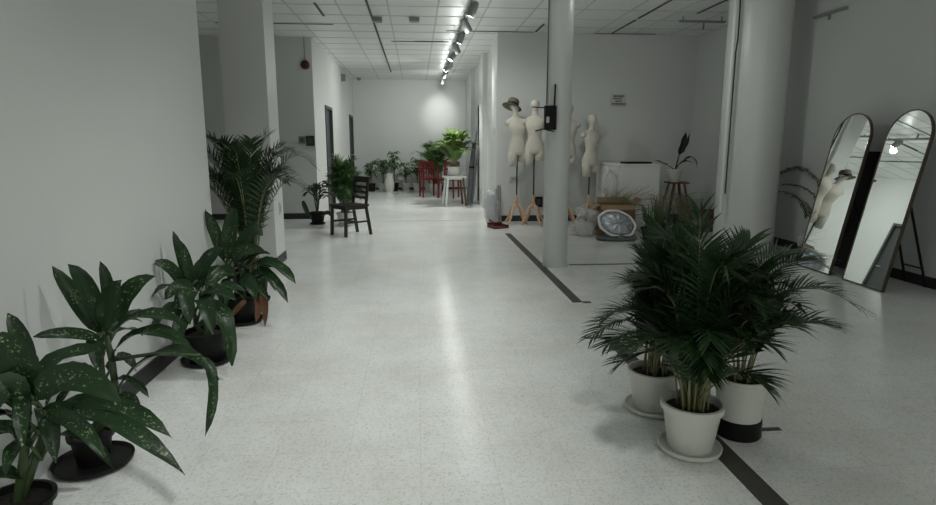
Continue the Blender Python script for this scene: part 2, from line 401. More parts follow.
def lump(name, m, c, d, seed, parent=None, amp=.12, n=20, k=12):
    rr = random.Random(seed); ph = [rr.uniform(0, 6.28) for _ in range(8)]
    b = MB(); vs = []
    for i in range(k+1):
        v = math.pi*i/k
        for j in range(n):
            u = 2*math.pi*j/n
            r_ = 1 + amp*(math.sin(3*u+ph[0]+2*v)+math.sin(5*u+ph[1])*math.sin(4*v+ph[2])+.7*math.sin(9*u+7*v+ph[3]))
            sq = lambda q: math.copysign(abs(q)**.7, q)
            vs.append((c[0]+d[0]*r_*sq(math.sin(v))*sq(math.cos(u)), c[1]+d[1]*r_*sq(math.sin(v))*sq(math.sin(u)), max(c[2]+d[2]*r_*sq(math.cos(v))*(1), .004 if parent is None else -9)))
    b.add(vs, [(i*n+j, (i+1)*n+j, (i+1)*n+(j+1) % n, i*n+(j+1) % n) for i in range(k) for j in range(n)])
    return b.build(name, m, parent, 'all')

# ------------------------------------------------------------------ plants
def bez(p0, p1, p2, t): return p0*(1-t)**2 + p1*2*t*(1-t) + p2*t*t
def frond(fo, st, p0, p1, p2, L, n=20, t0=0.38, wid=0.011, r=0.005, rnd=random):
    "arching palm frond: rachis into st, leaflets into fo"
    k = 9
    st.tube([bez(p0, p1, p2, i/k) for i in range(k+1)], [r*(1-.75*i/k) for i in range(k+1)], 5, False)
    for i in range(n):
        t = t0 + (1-t0)*(i+.5)/n
        c = bez(p0, p1, p2, t); tn = (bez(p0, p1, p2, min(1, t+.02)) - bez(p0, p1, p2, t-.02)).normalized()
        sd = tn.cross(V((0, 0, 1)))
        if sd.length < .1: sd = V((math.cos(i), math.sin(i), 0))
        sd.normalize(); up = sd.cross(tn).normalized()
        s = (t-t0)/(1-t0)
        ll = L*(0.55+0.9*s-1.1*s*s + .12) * rnd.uniform(.85, 1.12)
        for sg in (-1, 1):
            d = (sd*sg*(1.0-.45*s) + tn*(0.55+.6*s) + up*rnd.uniform(.1, .42)).normalized()
            wdir = d.cross(up).normalized()
            q0 = c; pts = []
            dd = d.copy(); seg_ = ll/4; q = q0.copy()
            for j in range(5):
                pts.append(q.copy()); q = q + dd*seg_; dd = (dd + V((0, 0, -.12))).normalized()
            ws = [wid*.45, wid, wid*.95, wid*.6, wid*.05]
            vs = []
            for j, pp in enumerate(pts): vs += [pp-wdir*ws[j], pp+wdir*ws[j]]
            fo.add(vs, [(2*j, 2*j+1, 2*j+3, 2*j+2) for j in range(4)])
def palm(fo, st, base, n, hgt, spread, L, nl=20, seed=0, jit=0.05, wid=0.011, lean=(0, 0), hmin=.45, az=None):
    rr = random.Random(seed); base = V(base)
    for i in range(n):
        a = (i*2.39996 + rr.uniform(-.3, .3)) if az is None else rr.uniform(*az)
        f = rr.uniform(hmin, 1); out = spread*(1.15-f*.75)*rr.uniform(.75, 1.15)
        d = V((math.cos(a), math.sin(a), 0))
        p0 = base + d*jit*rr.random()
        p2 = base + d*out + V((lean[0], lean[1], hgt*f*rr.uniform(.85, 1.0)))
        p1 = base + d*out*.30 + V((lean[0]*.4, lean[1]*.4, hgt*(f*.80+.22)))
        frond(fo, st, p0, p1, p2, L, nl, .2, wid, rnd=rr)
def leaf(fo, st, p0, p1, p2, w_, droop=0.0, nrm=(0, -.3, 1), fold=.42, petiole=None, seg_=9):
    "broad leaf along a bezier; p0 = blade start, petiole = list of points leading to it"
    p0, p1, p2 = V(p0), V(p1), V(p2); n = V(nrm).normalized()
    pr = None
    for i in range(seg_+1):
        t = i/seg_; c = bez(p0, p1, p2, t)
        tn = (bez(p0, p1, p2, min(1, t+.02)) - bez(p0, p1, p2, max(0, t-.02))).normalized()
        sd = tn.cross(n)
        if sd.length < .05: sd = V((1, 0, 0))
        sd.normalize(); up = sd.cross(tn)
        ww = .98*w_*(max(0, 1-abs(2*(t**.92)-1)**2.6)**.75)*(1-.10*t) + .0008
        wav = .16*w_*math.sin(t*13+p0.x*40)
        row = [c - sd*ww + up*(ww*fold+wav), c - sd*ww*.55 + up*ww*fold*.75, c, c + sd*ww*.55 + up*ww*fold*.75, c + sd*ww + up*(ww*fold-wav)]
        o = len(fo.v); fo.v += [tuple(q) for q in row]
        for j in range(5): fo.uv[o+j] = (j/4, t)
        if pr is not None: fo.f += [(pr+j, pr+j+1, o+j+1, o+j) for j in range(4)]
        pr = o
    if petiole:
        pts = [V(q) for q in petiole] + [p0]; k = len(pts)
        st.tube(pts, [.009-.004*i/(k-1) for i in range(k)], 6)
def pot(parent, c, r0, r1, h, m='potwhite', saucer=True, rs=None, sm=None, lip=.008, mm=None):
    x, y, z = c; s = 0.0
    if saucer:
        rs = rs or r1*1.02
        q = MB().lathe([(rs*.78, 0), (rs*.97, .012), (rs, .028), (rs*.965, .030), (rs*.9, .016), (rs*.75, .012)], (x, y, z), 40); q.build('saucer', sm or m, parent, True); s = .012
    q = MB().lathe([(r0*.96, 0), (r0, .006), (r1*.965, h*.84), (r1*.97, h*.86), (r1+lip, h*.865), (r1+lip*1.2, h*.99), (r1+lip*.7, h), (r1-.004, h), (r1*.93, h*.8)], (x, y, z+s), 40)
    pt = q.build('pot', mm or m, parent, True)
    MB().lathe([(r1*.935, h*.84), (r1*.6, h*.875), (.01, h*.89)], (x, y, z+s), 24).build('soil', 'soil', pt, True)
    return z+s+h*.87

# ---- front right palms
def palm_thing(name, label, loc, r0, r1, h, hgt, n, spread, L, seed, fm='palm', pm='potwhite', group=None, cat='potted plant', nl=20, extra=(), saucer=True, wid=.011, jit=.06, z0=0, rs=None, lean=(0, 0), hmin=.45, az=None, canes=8, sm=None):
    t = thing(name, label, cat, (loc[0], loc[1], z0), 0, group)
    zt = pot(t, (0, 0, 0), r0, r1, h, pm, saucer, rs, sm)
    fo, st = MB(), MB()
    palm(fo, st, (0, 0, zt-.02), n, hgt-zt, spread, L, nl, seed, jit, wid, lean, hmin, az)
    b = V((loc[0], loc[1], z0))
    for (tip, ctrl) in extra: frond(fo, st, V((0, 0, zt-.01)), V(ctrl)-b, V(tip)-b, L, nl, .36, wid)
    rr = random.Random(seed+5)
    for i in range(canes):
        a = rr.uniform(0, 6.28); q = rr.uniform(0, jit)
        st.tube([(q*math.cos(a), q*math.sin(a), zt-.03), (1.5*q*math.cos(a), 1.5*q*math.sin(a), zt+(hgt-zt)*rr.uniform(.25, .4))], [.007, .004], 6)
    for q in (fo, st):          # leaves bend along the side walls instead of passing through them
        q.v = [(min(max(v[0], XL+.012-b.x) if b.y+v[1] < 4.58 and b.x < 0 and b.y < 6 else v[0], XR-.015-b.x), v[1], v[2]) for v in q.v]
    fo.build('foliage', fm, t); st.build('stems', 'canes', t, 'all')
    return t

Y1 = 2.32
ex1 = [(at(858, 308, 2.25), at(770, 235, 2.3)), (at(838, 330, 2.1), at(760, 290, 2.1)), (at(800, 255, 2.5), at(745, 235, 2.5)), (at(770, 345, 2.0), at(735, 320, 2.1)),
       (at(762, 385, 2.05), at(735, 350, 2.1)), (at(700, 212, 2.3), at(700, 300, 2.3)), (at(750, 240, 2.5), at(725, 265, 2.4)), (at(828, 268, 2.5), at(765, 225, 2.5))]
palm_thing('potted_areca_palm', 'dark green areca palm in the front white pot on a round white saucer', (1.155, 2.33), .092, .122, .21, .96, 34, .40, .20, 11, extra=ex1, nl=32, wid=.0052, hmin=.3, rs=.133, canes=16)
ex2 = [(at(594, 335, 2.6), at(640, 290, 2.7)), (at(607, 345, 2.6), at(645, 310, 2.7)), (at(622, 285, 2.9), at(655, 265, 2.8)), (at(640, 252, 2.9), at(665, 262, 2.8)), (at(655, 225, 2.9), at(672, 270, 2.8)), (at(606, 318, 2.8), at(650, 285, 2.8)), (at(665, 212, 2.8), at(675, 270, 2.8))]
palm_thing('potted_areca_palm', 'dark green areca palm in the white pot behind and left of the front pot', (1.15, 2.74), .09, .118, .20, 0.96, 26, .20, .18, 23, lean=(.08, 0), extra=ex2, nl=30, wid=.0052, hmin=.35, rs=.135, canes=12)
# white bucket with black foot
t = thing('potted_areca_palm', 'areca palm in a white bucket with a black base, right of the front pot', 'potted plant', (1.44, 2.46, 0)); t.scale = (.86, .86, .95)
MB().lathe([(.112, 0), (.118, .008), (.116, .085), (.108, .088)], (0, 0, 0), 40).build('pot_base', 'potblack', t, True)
MB().lathe([(.108, .0885), (.110, .09), (.125, .27), (.131, .275), (.131, .29), (.12, .29), (.115, .25)], (0, 0, 0), 40).build('pot', 'potwhite', t, True)
MB().lathe([(.114, .255), (.01, .27)], (0, 0, 0), 24).build('soil', 'soil', t)
fo, st = MB(), MB(); palm(fo, st, (0, 0, .25), 14, .62, .38, .2, 18, 31, .05)
fo.build('foliage', 'palm', t); st.build('stems', 'canes', t, 'all')

# ---- left row of dieffenbachias: leaves given as (blade start, middle, tip, half width)
def dief(label, loc, stems, leaves, r0, r1, h, pm='potblack', rs=None, n_extra=0, seed=0):
    t = thing('potted_dieffenbachia', label, 'potted plant', (loc[0], loc[1], 0))
    zt = pot(t, (0, 0, 0), r0, r1, h, pm, True, rs)
    b = V((loc[0], loc[1], 0)); fo, st = MB(), MB()
    tops = []
    for s in stems:
        pts = [V((0, 0, zt-.02))] + [q-b for q in s]
        st.tube(pts, [.017-.006*i/(len(pts)-1) for i in range(len(pts))], 8); tops.append(pts)
    for (p0, p1, p2, w_, nr) in leaves:
        p0, p1, p2 = p0-b, p1-b, p2-b
        best = min((q for s in tops for q in s[1:]), key=lambda q: (q-p0-V((0, 0, -.06))).length)
        fix = max(b.x*0 + XL + .02 - b.x, -9)
        leaf(fo, st, p0, p1, p2, w_, nrm=nr, petiole=[best, (best+p0)/2 + V((0, 0, .015))])
    rr = random.Random(int(loc[1]*100))
    for k in range(9):          # smaller inner leaves round the stems
        s_ = rr.choice(tops); q = s_[-1]*rr.uniform(.6, 1.0) + s_[0]*0.0; an = rr.uniform(-2.6, 1.6); d = V((math.cos(an), math.sin(an), 0))
        ln = rr.uniform(.16, .26)
        leaf(fo, st, q+d*.05+V((0, 0, .03)), q+d*ln*.6+V((0, 0, rr.uniform(.08, .16))), q+d*ln+V((0, 0, rr.uniform(-.10, .05))), rr.uniform(.022, .034), nrm=(d.x*.3, d.y*.3, 1), petiole=[q+V((0, 0, -.04))])
    # keep every leaf point off the wall
    fo.v = [(max(v[0], XL+.012-b.x) if b.y+v[1] < 4.7 else v[0], v[1], v[2]) for v in fo.v]
    st.v = [(max(v[0], XL+.012-b.x) if b.y+v[1] < 4.7 else v[0], v[1], v[2]) for v in st.v]
    fo.build('foliage', 'dief', t, 'all'); st.build('stems', 'stem', t, 'all')
    return t
UP = (0.1, -.5, 1); FR = (.3, -1, .5); RT = (.7, -.5, .8)
a = at
dief('front-most spotted dieffenbachia in a black pot, cut by the lower left corner', (-1.32, 1.92), [[a(26, 440, 2.0), a(28, 400, 2.0)], [a(42, 440, 2.05), a(45, 415, 2.03)]], [
    (a(30, 398, 2.0), a(30, 345, 2.08), a(8, 313, 2.1), .034, FR),
    (a(30, 402, 1.97), a(20, 345, 1.93), a(-12, 338, 1.88), .062, FR),
    (a(33, 398, 1.97), a(48, 350, 1.98), a(98, 350, 2.0), .040, UP),
    (a(34, 400, 1.9), a(70, 352, 1.86), a(121, 403, 1.82), .046, FR),
    (a(48, 412, 1.98), a(110, 385, 1.95), a(172, 438, 1.9), .034, UP),
    (a(50, 416, 1.95), a(105, 398, 1.88), a(185, 475, 1.82), .036, RT),
    (a(45, 415, 1.9), a(80, 410, 1.85), a(104, 458, 1.8), .026, FR),
    (a(24, 405, 1.92), a(8, 360, 1.9), a(-15, 420, 1.85), .045, FR),
    (a(22, 440, 1.9), a(0, 420, 1.85), a(-25, 440, 1.8), .04, UP),
    (a(22, 480, 1.95), a(5, 465, 1.9), a(-30, 490, 1.85), .03, UP),
    (a(30, 400, 2.05), a(55, 372, 2.1), a(84, 392, 2.15), .04, UP),
    (a(38, 430, 1.95), a(60, 395, 1.95), a(75, 420, 1.9), .03, FR)],
    .08, .105, .15, rs=.15)
dief('tall spotted dieffenbachia in a black pot on a wide black saucer, second from the front', (-1.34, 2.42), [[a(117, 400, 2.4), a(112, 360, 2.42), a(106, 335, 2.42)], [a(104, 400, 2.45), a(100, 345, 2.45)]], [
    (a(98, 333, 2.45), a(80, 300, 2.45), a(52, 266, 2.42), .034, FR),
    (a(101, 333, 2.42), a(95, 285, 2.38), a(68, 264, 2.35), .036, FR),
    (a(107, 330, 2.44), a(114, 290, 2.45), a(100, 261, 2.45), .026, FR),
    (a(104, 330, 2.4), a(108, 295, 2.38), a(122, 280, 2.35), .036, FR),
    (a(118, 322, 2.42), a(122, 285, 2.42), a(155, 276, 2.42), .036, FR),
    (a(113, 334, 2.38), a(140, 300, 2.32), a(188, 326, 2.25), .030, UP),
    (a(115, 350, 2.36), a(150, 312, 2.28), a(194, 352, 2.2), .032, UP),
    (a(122, 382, 2.35), a(175, 322, 2.2), a(219, 380, 2.05), .028, UP),
    (a(200, 355, 2.1), a(222, 372, 2.04), a(205, 437, 2.0), .020, RT),
    (a(100, 338, 2.35), a(70, 328, 2.25), a(33, 337, 2.2), .022, (0, -.9, .3)),
    (a(120, 395, 2.35), a(130, 395, 2.3), a(140, 408, 2.3), .02, UP),
    (a(100, 345, 2.5), a(108, 320, 2.55), a(130, 318, 2.6), .035, UP)],
    .06, .078, .13, rs=.15)
dief('bushy dieffenbachia in a black pot, third from the front along the left wall', (-1.28, 3.62), [[a(196, 325, 3.6), a(190, 290, 3.6)], [a(206, 325, 3.65), a(204, 295, 3.65)]], [
    (a(186, 292, 3.6), a(172, 258, 3.55), a(151, 264, 3.5), .035, FR),
    (a(187, 282, 3.62), a(182, 255, 3.62), a(173, 231, 3.62), .028, FR),
    (a(192, 284, 3.6), a(188, 262, 3.58), a(180, 240, 3.55), .03, FR),
    (a(198, 280, 3.62), a(205, 255, 3.62), a(224, 248, 3.6), .042, FR),
    (a(194, 290, 3.55), a(178, 278, 3.5), a(165, 300, 3.45), .04, FR),
    (a(200, 298, 3.5), a(215, 285, 3.45), a(236, 300, 3.4), .04, UP),
    (a(204, 305, 3.5), a(226, 300, 3.4), a(232, 366, 3.3), .058, RT),
    (a(190, 308, 3.5), a(170, 300, 3.4), a(152, 330, 3.35), .04, UP),
    (a(192, 312, 3.5), a(180, 310, 3.4), a(176, 350, 3.3), .045, FR),
    (a(200, 300, 3.5), a(205, 290, 3.4), a(213, 335, 3.3), .048, FR),
    (a(196, 290, 3.7), a(200, 262, 3.7), a(210, 262, 3.75), .05, FR),
    (a(190, 296, 3.5), a(184, 282, 3.4), a(190, 325, 3.35), .045, FR),
    (a(205, 300, 3.7), a(222, 280, 3.7), a(246, 292, 3.7), .04, UP)],
    .10, .125, .18, rs=.15)
tD = dief('dieffenbachia with large leaves and a withered reddish leaf, in front of the tall palm', (-1.30, 4.45), [[a(232, 300, 4.45), a(226, 262, 4.45)], [a(244, 300, 4.5), a(246, 270, 4.5)]], [
    (a(224, 262, 4.45), a(216, 225, 4.4), a(200, 209, 4.4), .045, FR),
    (a(228, 262, 4.45), a(228, 225, 4.42), a(236, 208, 4.4), .055, FR),
    (a(236, 262, 4.45), a(250, 220, 4.4), a(263, 236, 4.4), .055, FR),
    (a(232, 262, 4.4), a(240, 245, 4.35), a(266, 252, 4.3), .05, FR),
    (a(238, 272, 4.4), a(252, 250, 4.3), a(270, 254, 4.3), .04, UP),
    (a(248, 268, 4.4), a(272, 252, 4.3), a(296, 284, 4.2), .05, UP),
    (a(248, 275, 4.4), a(268, 262, 4.3), a(288, 303, 4.2), .045, UP),
    (a(226, 272, 4.4), a(212, 262, 4.3), a(200, 290, 4.2), .045, UP),
    (a(236, 275, 4.35), a(222, 262, 4.2), a(205, 292, 4.1), .045, FR),
    (a(240, 280, 4.3), a(250, 275, 4.2), a(256, 300, 4.1), .05, FR),
    (a(232, 282, 4.3), a(226, 280, 4.2), a(222, 312, 4.1), .05, FR),
    (a(240, 285, 4.4), a(256, 280, 4.3), a(268, 300, 4.25), .045, UP),
    (a(246, 266, 4.5), a(250, 245, 4.5), a(244, 232, 4.5), .05, FR)],
    .095, .12, .18, rs=.15)
fo, st = MB(), MB(); b = V((-1.30, 4.45, 0))
for (p0, p1, p2, w_) in ((a(256, 285, 4.4), a(266, 288, 4.35), a(265, 327, 4.3), .03), (a(254, 290, 4.4), a(262, 300, 4.3), a(256, 322, 4.3), .028), (a(246, 300, 4.3), a(240, 305, 4.25), a(230, 318, 4.2), .02)):
    leaf(fo, st, p0-b, p1-b, p2-b, w_, nrm=FR, petiole=[V((.02, 0, .3))])
fo.build('dry_leaves', 'dryred', tD, 'all')

exE = [(at(313, 165, 5.2), at(275, 120, 5.1)), (at(305, 190, 5.0), at(275, 150, 5.0)), (at(203, 158, 4.9), at(228, 150, 5)), (at(290, 150, 5.3), at(262, 125, 5.2)), (at(207, 185, 4.85), at(225, 165, 5)), (at(270, 135, 5.1), at(252, 140, 5.1))]
palm_thing('potted_areca_palm', 'tall areca palm at the corner of the left wall, standing before the square column', (-1.38, 5.05), .11, .14, .26, 1.38, 34, .85, .2, 5, pm='potblack', extra=exE, nl=20, lean=(0, -.05), hmin=.72, wid=.007, canes=12)

# ---- plants further down
t = thing('potted_rubber_plant', 'small leafy plant in a black pot against the wall below the light switches', 'potted plant', (-1.62, 10.0, 0))
zt = pot(t, (0, 0, 0), .09, .125, .19, 'potblack', True)
fo, st = MB(), MB(); rr = random.Random(3)
for k in range(3):
    st.tube([(0, 0, zt-.02), (.03*(k-1), 0, .35), (.05*(k-1), 0, .55)], [.012, .01, .008], 6)
for k in range(17):
    an = k*2.4; d = V((math.cos(an), math.sin(an), 0)); z = rr.uniform(.42, .66)
    leaf(fo, st, d*.04+V((0, 0, z-.04)), d*.14+V((0, 0, z+.1)), d*rr.uniform(.2, .3)+V((0, 0, z-.03)), .034, petiole=[V((0, 0, z-.12))])
leaf(fo, st, V((-.1, -.12, .12)), V((-.2, -.1, .35)), V((-.2, -.1, .4)), .04, nrm=(0, -1, 0), petiole=[V((0, 0, .15))])
leaf(fo, st, V((.1, -.12, .15)), V((.2, -.1, .28)), V((.26, -.1, .1)), .035, nrm=(0, -1, 0), petiole=[V((0, 0, .15))])
fo.build('foliage', 'rubber', t, 'all'); st.build('stems', 'stem', t, 'all')
palm_thing('potted_areca_palm', 'bushy mid-green palm in a white pot right behind the dark wooden chair', (-1.15, 9.85), .11, .14, .2, 1.08, 34, .42, .24, 41, fm='palmmid', nl=16, wid=.014, hmin=.35)

# far row by the end wall
far = [(-1.25, 16.9, .75, 'potblack', 'leftmost'), (-.93, 17.0, .8, 'potwhite', 'second'), (-.62, 17.0, 1.0, 'potblack', 'third'), (-.3, 17.05, .7, 'potwhite', 'fourth'), (.02, 17.0, .85, 'potwhite', 'fifth'), (.34, 16.95, 1.2, 'potwhite', 'sixth'), (.68, 16.9, 1.15, 'potblack', 'seventh')]
for i, (x, y, hh, pm, w_) in enumerate(far):
    cn = 'white' if pm == 'potwhite' else 'black'
    t = thing('potted_plant', '%s plant from the left in the row along the far wall, %s pot' % (w_, cn), 'potted plant', (x, y, 0), 0, 'plants along the far wall')
    hh *= 1.15; zt = pot(t, (0, 0, 0), .095, .125, .22, pm, False)
    fo, st = MB(), MB(); rr = random.Random(60+i)
    st.tube([(0, 0, zt-.02), (.02, 0, hh*.6)], [.014, .008], 6); st.tube([(.03, 0, zt-.02), (-.05, .02, hh*.55)], [.01, .006], 6)
    for k in range(30):
        an = k*2.4+i; d = V((math.cos(an), math.sin(an)*.8, 0)); z = hh*rr.uniform(.5, .93)
        o_ = rr.uniform(.14, .27)
        leaf(fo, st, d*.05+V((0, 0, z-.03)), d*o_*.6+V((0, 0, z+.09)), d*o_+V((0, 0, z-rr.uniform(0, .1))), rr.uniform(.028, .045), petiole=[V((0, 0, z-.1))], seg_=5)
    fo.build('foliage', 'palmmid', t, 'all'); st.build('stems', 'stem', t, 'all')
t = thing('white_vase', 'tall pale vase standing in front of the far plant row', 'vase', (-.73, 16.6, 0))
MB().lathe([(.09, 0), (.12, .1), (.13, .25), (.08, .42), (.1, .5), (.095, .5), (.07, .42)], (0, 0, 0), 24).build('vase_body', 'potwhite', t, True)
palm_thing('potted_areca_palm', 'large green palm in a pot behind the two red chairs', (.50, 16.0), .14, .17, .25, 1.5, 26, .9, .28, 51, fm='palmmid', nl=15, wid=.016)

# ---- white stool table with lit palm
t = thing('stool', 'white square-topped stool with splayed legs carrying a bright green palm', 'stool', (.80, 12.95, 0), R(8))
MB().box((0, 0, .605), (.46, .40, .03)).build('seat', 'whitetop', t)
MB().box((0, .15, .57), (.34, .02, .04)).box((0, -.15, .57), (.34, .02, .04)).box((.17, 0, .57), (.02, .28, .04)).box((-.17, 0, .57), (.02, .28, .04)).build('apron', 'whitetop', t)
for sx in (-1, 1):
    for sy in (-1, 1): MB().bar((sx*.16, sy*.14, .59), (sx*.22, sy*.19, 0.0), .04, .04).build('leg', 'whitetop' if sx < 0 else 'brownwood', t)
palm_thing('potted_areca_palm', 'bright yellow-green palm in a white pot on the white stool', (.80, 12.95), .11, .145, .2, .98, 30, .75, .22, 77, fm='palmlit', z0=.62, nl=16, wid=.017, saucer=False, hmin=.4)

# ---- chairs
def red_chair(label, loc, rz):
    t = thing('red_chair', label, 'chair', loc, rz, 'red chairs at the far end')
    MB().box((0, 0, .44), (.44, .42, .035)).build('seat', 'red', t)
    for sx in (-1, 1):
        MB().bar((sx*.18, -.17, .43), (sx*.2, -.2, 0), .035, .035).build('leg', 'red', t)
        MB().bar((sx*.18, .19, .0), (sx*.18, .17, .45), .035, .035).bar((sx*.18, .17, .45), (sx*.18, .22, .86), .035, .03).build('leg', 'red', t)
        MB().bar((sx*.2, -.18, .66), (sx*.2, .2, .66), .04, .025).bar((sx*.2, -.18, .66), (sx*.19, -.18, .44), .03, .03).build('armrest', 'red', t)
    MB().box((0, .215, .83), (.36, .025, .07)).box((0, .20, .68), (.36, .02, .03)).build('backrest', 'red', t)
    for k in range(5): MB().bar((-.13+.065*k, .18, .46), (-.13+.065*k, .215, .8), .022, .015).build('backrest_slat', 'red', t)
    return t
red_chair('bright red slatted armchair, the left of two before the far plants', (.30, 15.1, 0), R(15))
red_chair('bright red slatted armchair, the right of two, beside the white stool', (.78, 14.75, 0), R(-25))
t = thing('dining_chair', 'dark brown wooden chair with a slatted back in the middle distance', 'chair', (-.97, 8.78, 0), math.atan2(-.62, -.78)+math.pi/2)
MB().box((0, 0, .43), (.42, .40, .03)).box((0, 0, .40), (.36, .34, .04)).build('seat', 'darkwood', t)
for sx in (-1, 1):
    MB().bar((sx*.18, -.17, .42), (sx*.185, -.185, 0), .036, .036).build('leg', 'darkwood', t)
    MB().bar((sx*.17, .17, .43), (sx*.175, .24, 0), .034, .036).bar((sx*.17, .17, .41), (sx*.165, .235, .83), .034, .03).build('leg', 'darkwood', t)
    MB().bar((sx*.18, -.18, .2), (sx*.175, .2, .2), .02, .025).build('stretcher', 'darkwood', t)
MB().bar((-.18, 0, .2), (.18, 0, .2), .02, .025).build('stretcher', 'darkwood', t)
MB().box((0, .232, .79), (.34, .022, .085)).build('top_rail', 'darkwood', t)
for k in range(3): MB().box((0, .187+.012*k, .535+.075*k), (.32, .016, .04)).build('backrest_slat', 'darkwood', t)

# ---- leaning dark roll and grey board by the corridor right wall
t = thing('rolled_mat', 'tall dark rolled mat leaning on the corridor right wall behind the stool', 'mat', (1.12, 13.0, 0))
MB().tube([(0, 0, .0), (.06, .02, .8), (.15, .04, 1.58)], [.06, .055, .035], 10).build('roll', 'cloth', t, True)
MB().tube([(.06, .02, .78), (.063, .021, .82)], .06, 10).build('tie', 'black', t, True); MB().tube([(.12, .03, 1.28), (.123, .031, 1.31)], .049, 10).build('tie', 'black', t, True)
t = thing('leaning_board', 'grey board leaning on the wall beside the dark rolled mat', 'board', (1.27, 13.35, 0))
MB().bar((-.06, 0, 0), (.08, 0, 1.25), .5, .02, (1, 0, 0)).build('panel', 'grey', t)

# ---- mannequins
def mannequin(label, loc, rz, z_top, hat=False, s=1.0, hd=0.0):
    t = thing('mannequin', label, 'mannequin', loc, rz, 'dress forms along the back wall')
    z0 = z_top - 0.90*s       # crotch
    prof = [  # z, half width, half depth, x shift, y shift
        (0.10, .062, .060, -.075, 0), (.0, .07, .07, -.06, 0)]
    b = MB(); n = 24
    rings = [(-.01, .150, .098, 0, .01), (.05, .165, .112, 0, .012), (.12, .160, .108, 0, .01), (.20, .135, .092, 0, 0), (.27, .112, .080, 0, -.005), (.34, .122, .088, 0, -.01), (.42, .142, .112, 0, -.022), (.48, .158, .108, 0, -.015), (.54, .178, .086, 0, 0), (.585, .165, .068, 0, .005), (.615, .10, .056, 0, .005), (.64, .055, .05, 0, .0), (.70, .045, .048, 0, -.005), (.735, .05, .055, 0, -.012), (.765, .066, .078, 0, -.018), (.81, .076, .092, 0, -.015), (.86, .070, .085, 0, -.01), (.89, .045, .055, 0, -.005), (.90, .01, .012, 0, 0)]
    vs = []
    for (z, rx, ry, sx, sy) in rings:
        sx += hd*max(0, (z-.35)/.55)**1.5
        for j in range(n):
            an = 2*math.pi*j/n; vs.append((sx*s+rx*s*math.cos(an), (sy+ry*math.sin(an))*s, z0+z*s))
    k = len(rings)
    b.add(vs, [(i*n+j, i*n+(j+1) % n, (i+1)*n+(j+1) % n, (i+1)*n+j) for i in range(k-1) for j in range(n)] + [tuple(range(n))[::-1], tuple((k-1)*n+j for j in range(n))])
    for sx, ln in ((-1, .20), (1, .12)):
        b.tube([(sx*.075*s, .008, z0+.08*s), (sx*.082*s, .006, z0-.04*s), (sx*.085*s, .0, z0-ln*s)], [.085*s, .082*s, .068*s], 16)
        b.tube([(sx*.13*s, .0, z0+.545*s), (sx*.178*s, .0, z0+.535*s), (sx*.195*s, 0, z0+.50*s)], [.05*s, .052*s, .035*s], 12)
    b.build('torso', 'linen', t, 'all')
    MB().tube([(0, .02, z0-.02), (0, .02, .36)], [.013, .013], 10).lathe([(.03, z0-.06), (.05, z0-.01)], (0, .02, 0), 16).build('pole', 'metal', t, True)
    MB().lathe([(.02, .30), (.035, .34), (.022, .40), (.03, .44), (.016, .48)], (0, .02, 0), 16).build('hub', 'wood', t, True)
    for q in range(4):
        an = q*math.pi/2+.6; c, s_ = math.cos(an), math.sin(an)
        MB().tube([(0, .02, .34), (c*.09, .02+s_*.09, .27), (c*.15, .02+s_*.15, .12), (c*.22, .02+s_*.22, .02)], [.02, .022, .02, .018], 8).build('foot', 'wood', t, True)
    if hat:
        h = thing('straw_hat', 'dark-banded straw hat tilted on the head of the leftmost mannequin', 'hat', (loc[0]-.01+hd*.95, loc[1]-.03, z_top-.09)); h.rotation_euler = (R(-16), R(20), 0)
        MB().lathe([(.088, .0), (.155, -.012), (.16, -.018), (.15, -.022), (.09, -.01)], (0, 0, .01), 28).build('brim', 'straws', h, True)
        MB().lathe([(.093, .0), (.09, .09), (.075, .115), (.02, .118)], (0, 0, .01), 28, 1, 1.1).build('crown', 'straws', h, True); cr_ = h.children[-1]
        MB().lathe([(.097, .002), (.096, .038)], (0, 0, .01), 28, 1, 1.1).build('hat_band', 'black', cr_, True)
    return t
mannequin('leftmost cream dress form, wearing a straw hat, on a wooden tripod base', (1.62, 9.72, 0), R(10), 1.96, True, .93, -.10)
mannequin('cream dress form just left of the slim column, bare-headed on a wooden base', (1.87, 9.62, 0), R(-12), 1.98, False, .93)
mannequin('cream dress form half hidden behind the slim round column', (2.44, 9.75, 0), R(8), 1.93, False, .93)
mannequin('dim cream dress form right of the slim column, in front of the wall sign', (2.80, 9.66, 0), R(20), 1.76, False, .90)

# ---- wrapped bag, pipes, dustpan at corridor corner
t = thing('wrapped_bundle', 'upright bundle wrapped in shiny clear plastic at the corridor corner', 'bundle', (1.20, 9.75, 0))
lump('bundle_core', 'foil', (0, 0, .27), (.085, .08, .25), 4, t, .05)
lump('plastic_wrap', 'film', (0, 0, .29), (.12, .11, .28), 5, t, .06)
t = thing('metal_tube_pair', 'two upright grey tubes leaning at the corridor corner beside the wrapped bundle', 'tubes', (1.36, 9.9, 0))
MB().tube([(0, 0, 0), (.0, .05, .62)], .028, 12).build('tube', 'grey', t, True)
MB().tube([(-.07, -.01, 0), (-.06, .04, .56)], .022, 12).build('tube', 'grey', t, True)
t = thing('dustpan', 'dark red dustpan lying on the floor before the wrapped bundle', 'dustpan', (1.26, 9.32, 0), R(20))
MB().box((0, 0, .012), (.26, .24, .012)).box((0, .115, .04), (.26, .012, .07)).box((-.125, 0, .03), (.012, .22, .045)).box((.125, 0, .03), (.012, .22, .045)).build('pan', 'redbrown', t)
MB().tube([(0, .12, .06), (0, .3, .09)], .014, 8).build('handle', 'redbrown', t, True)

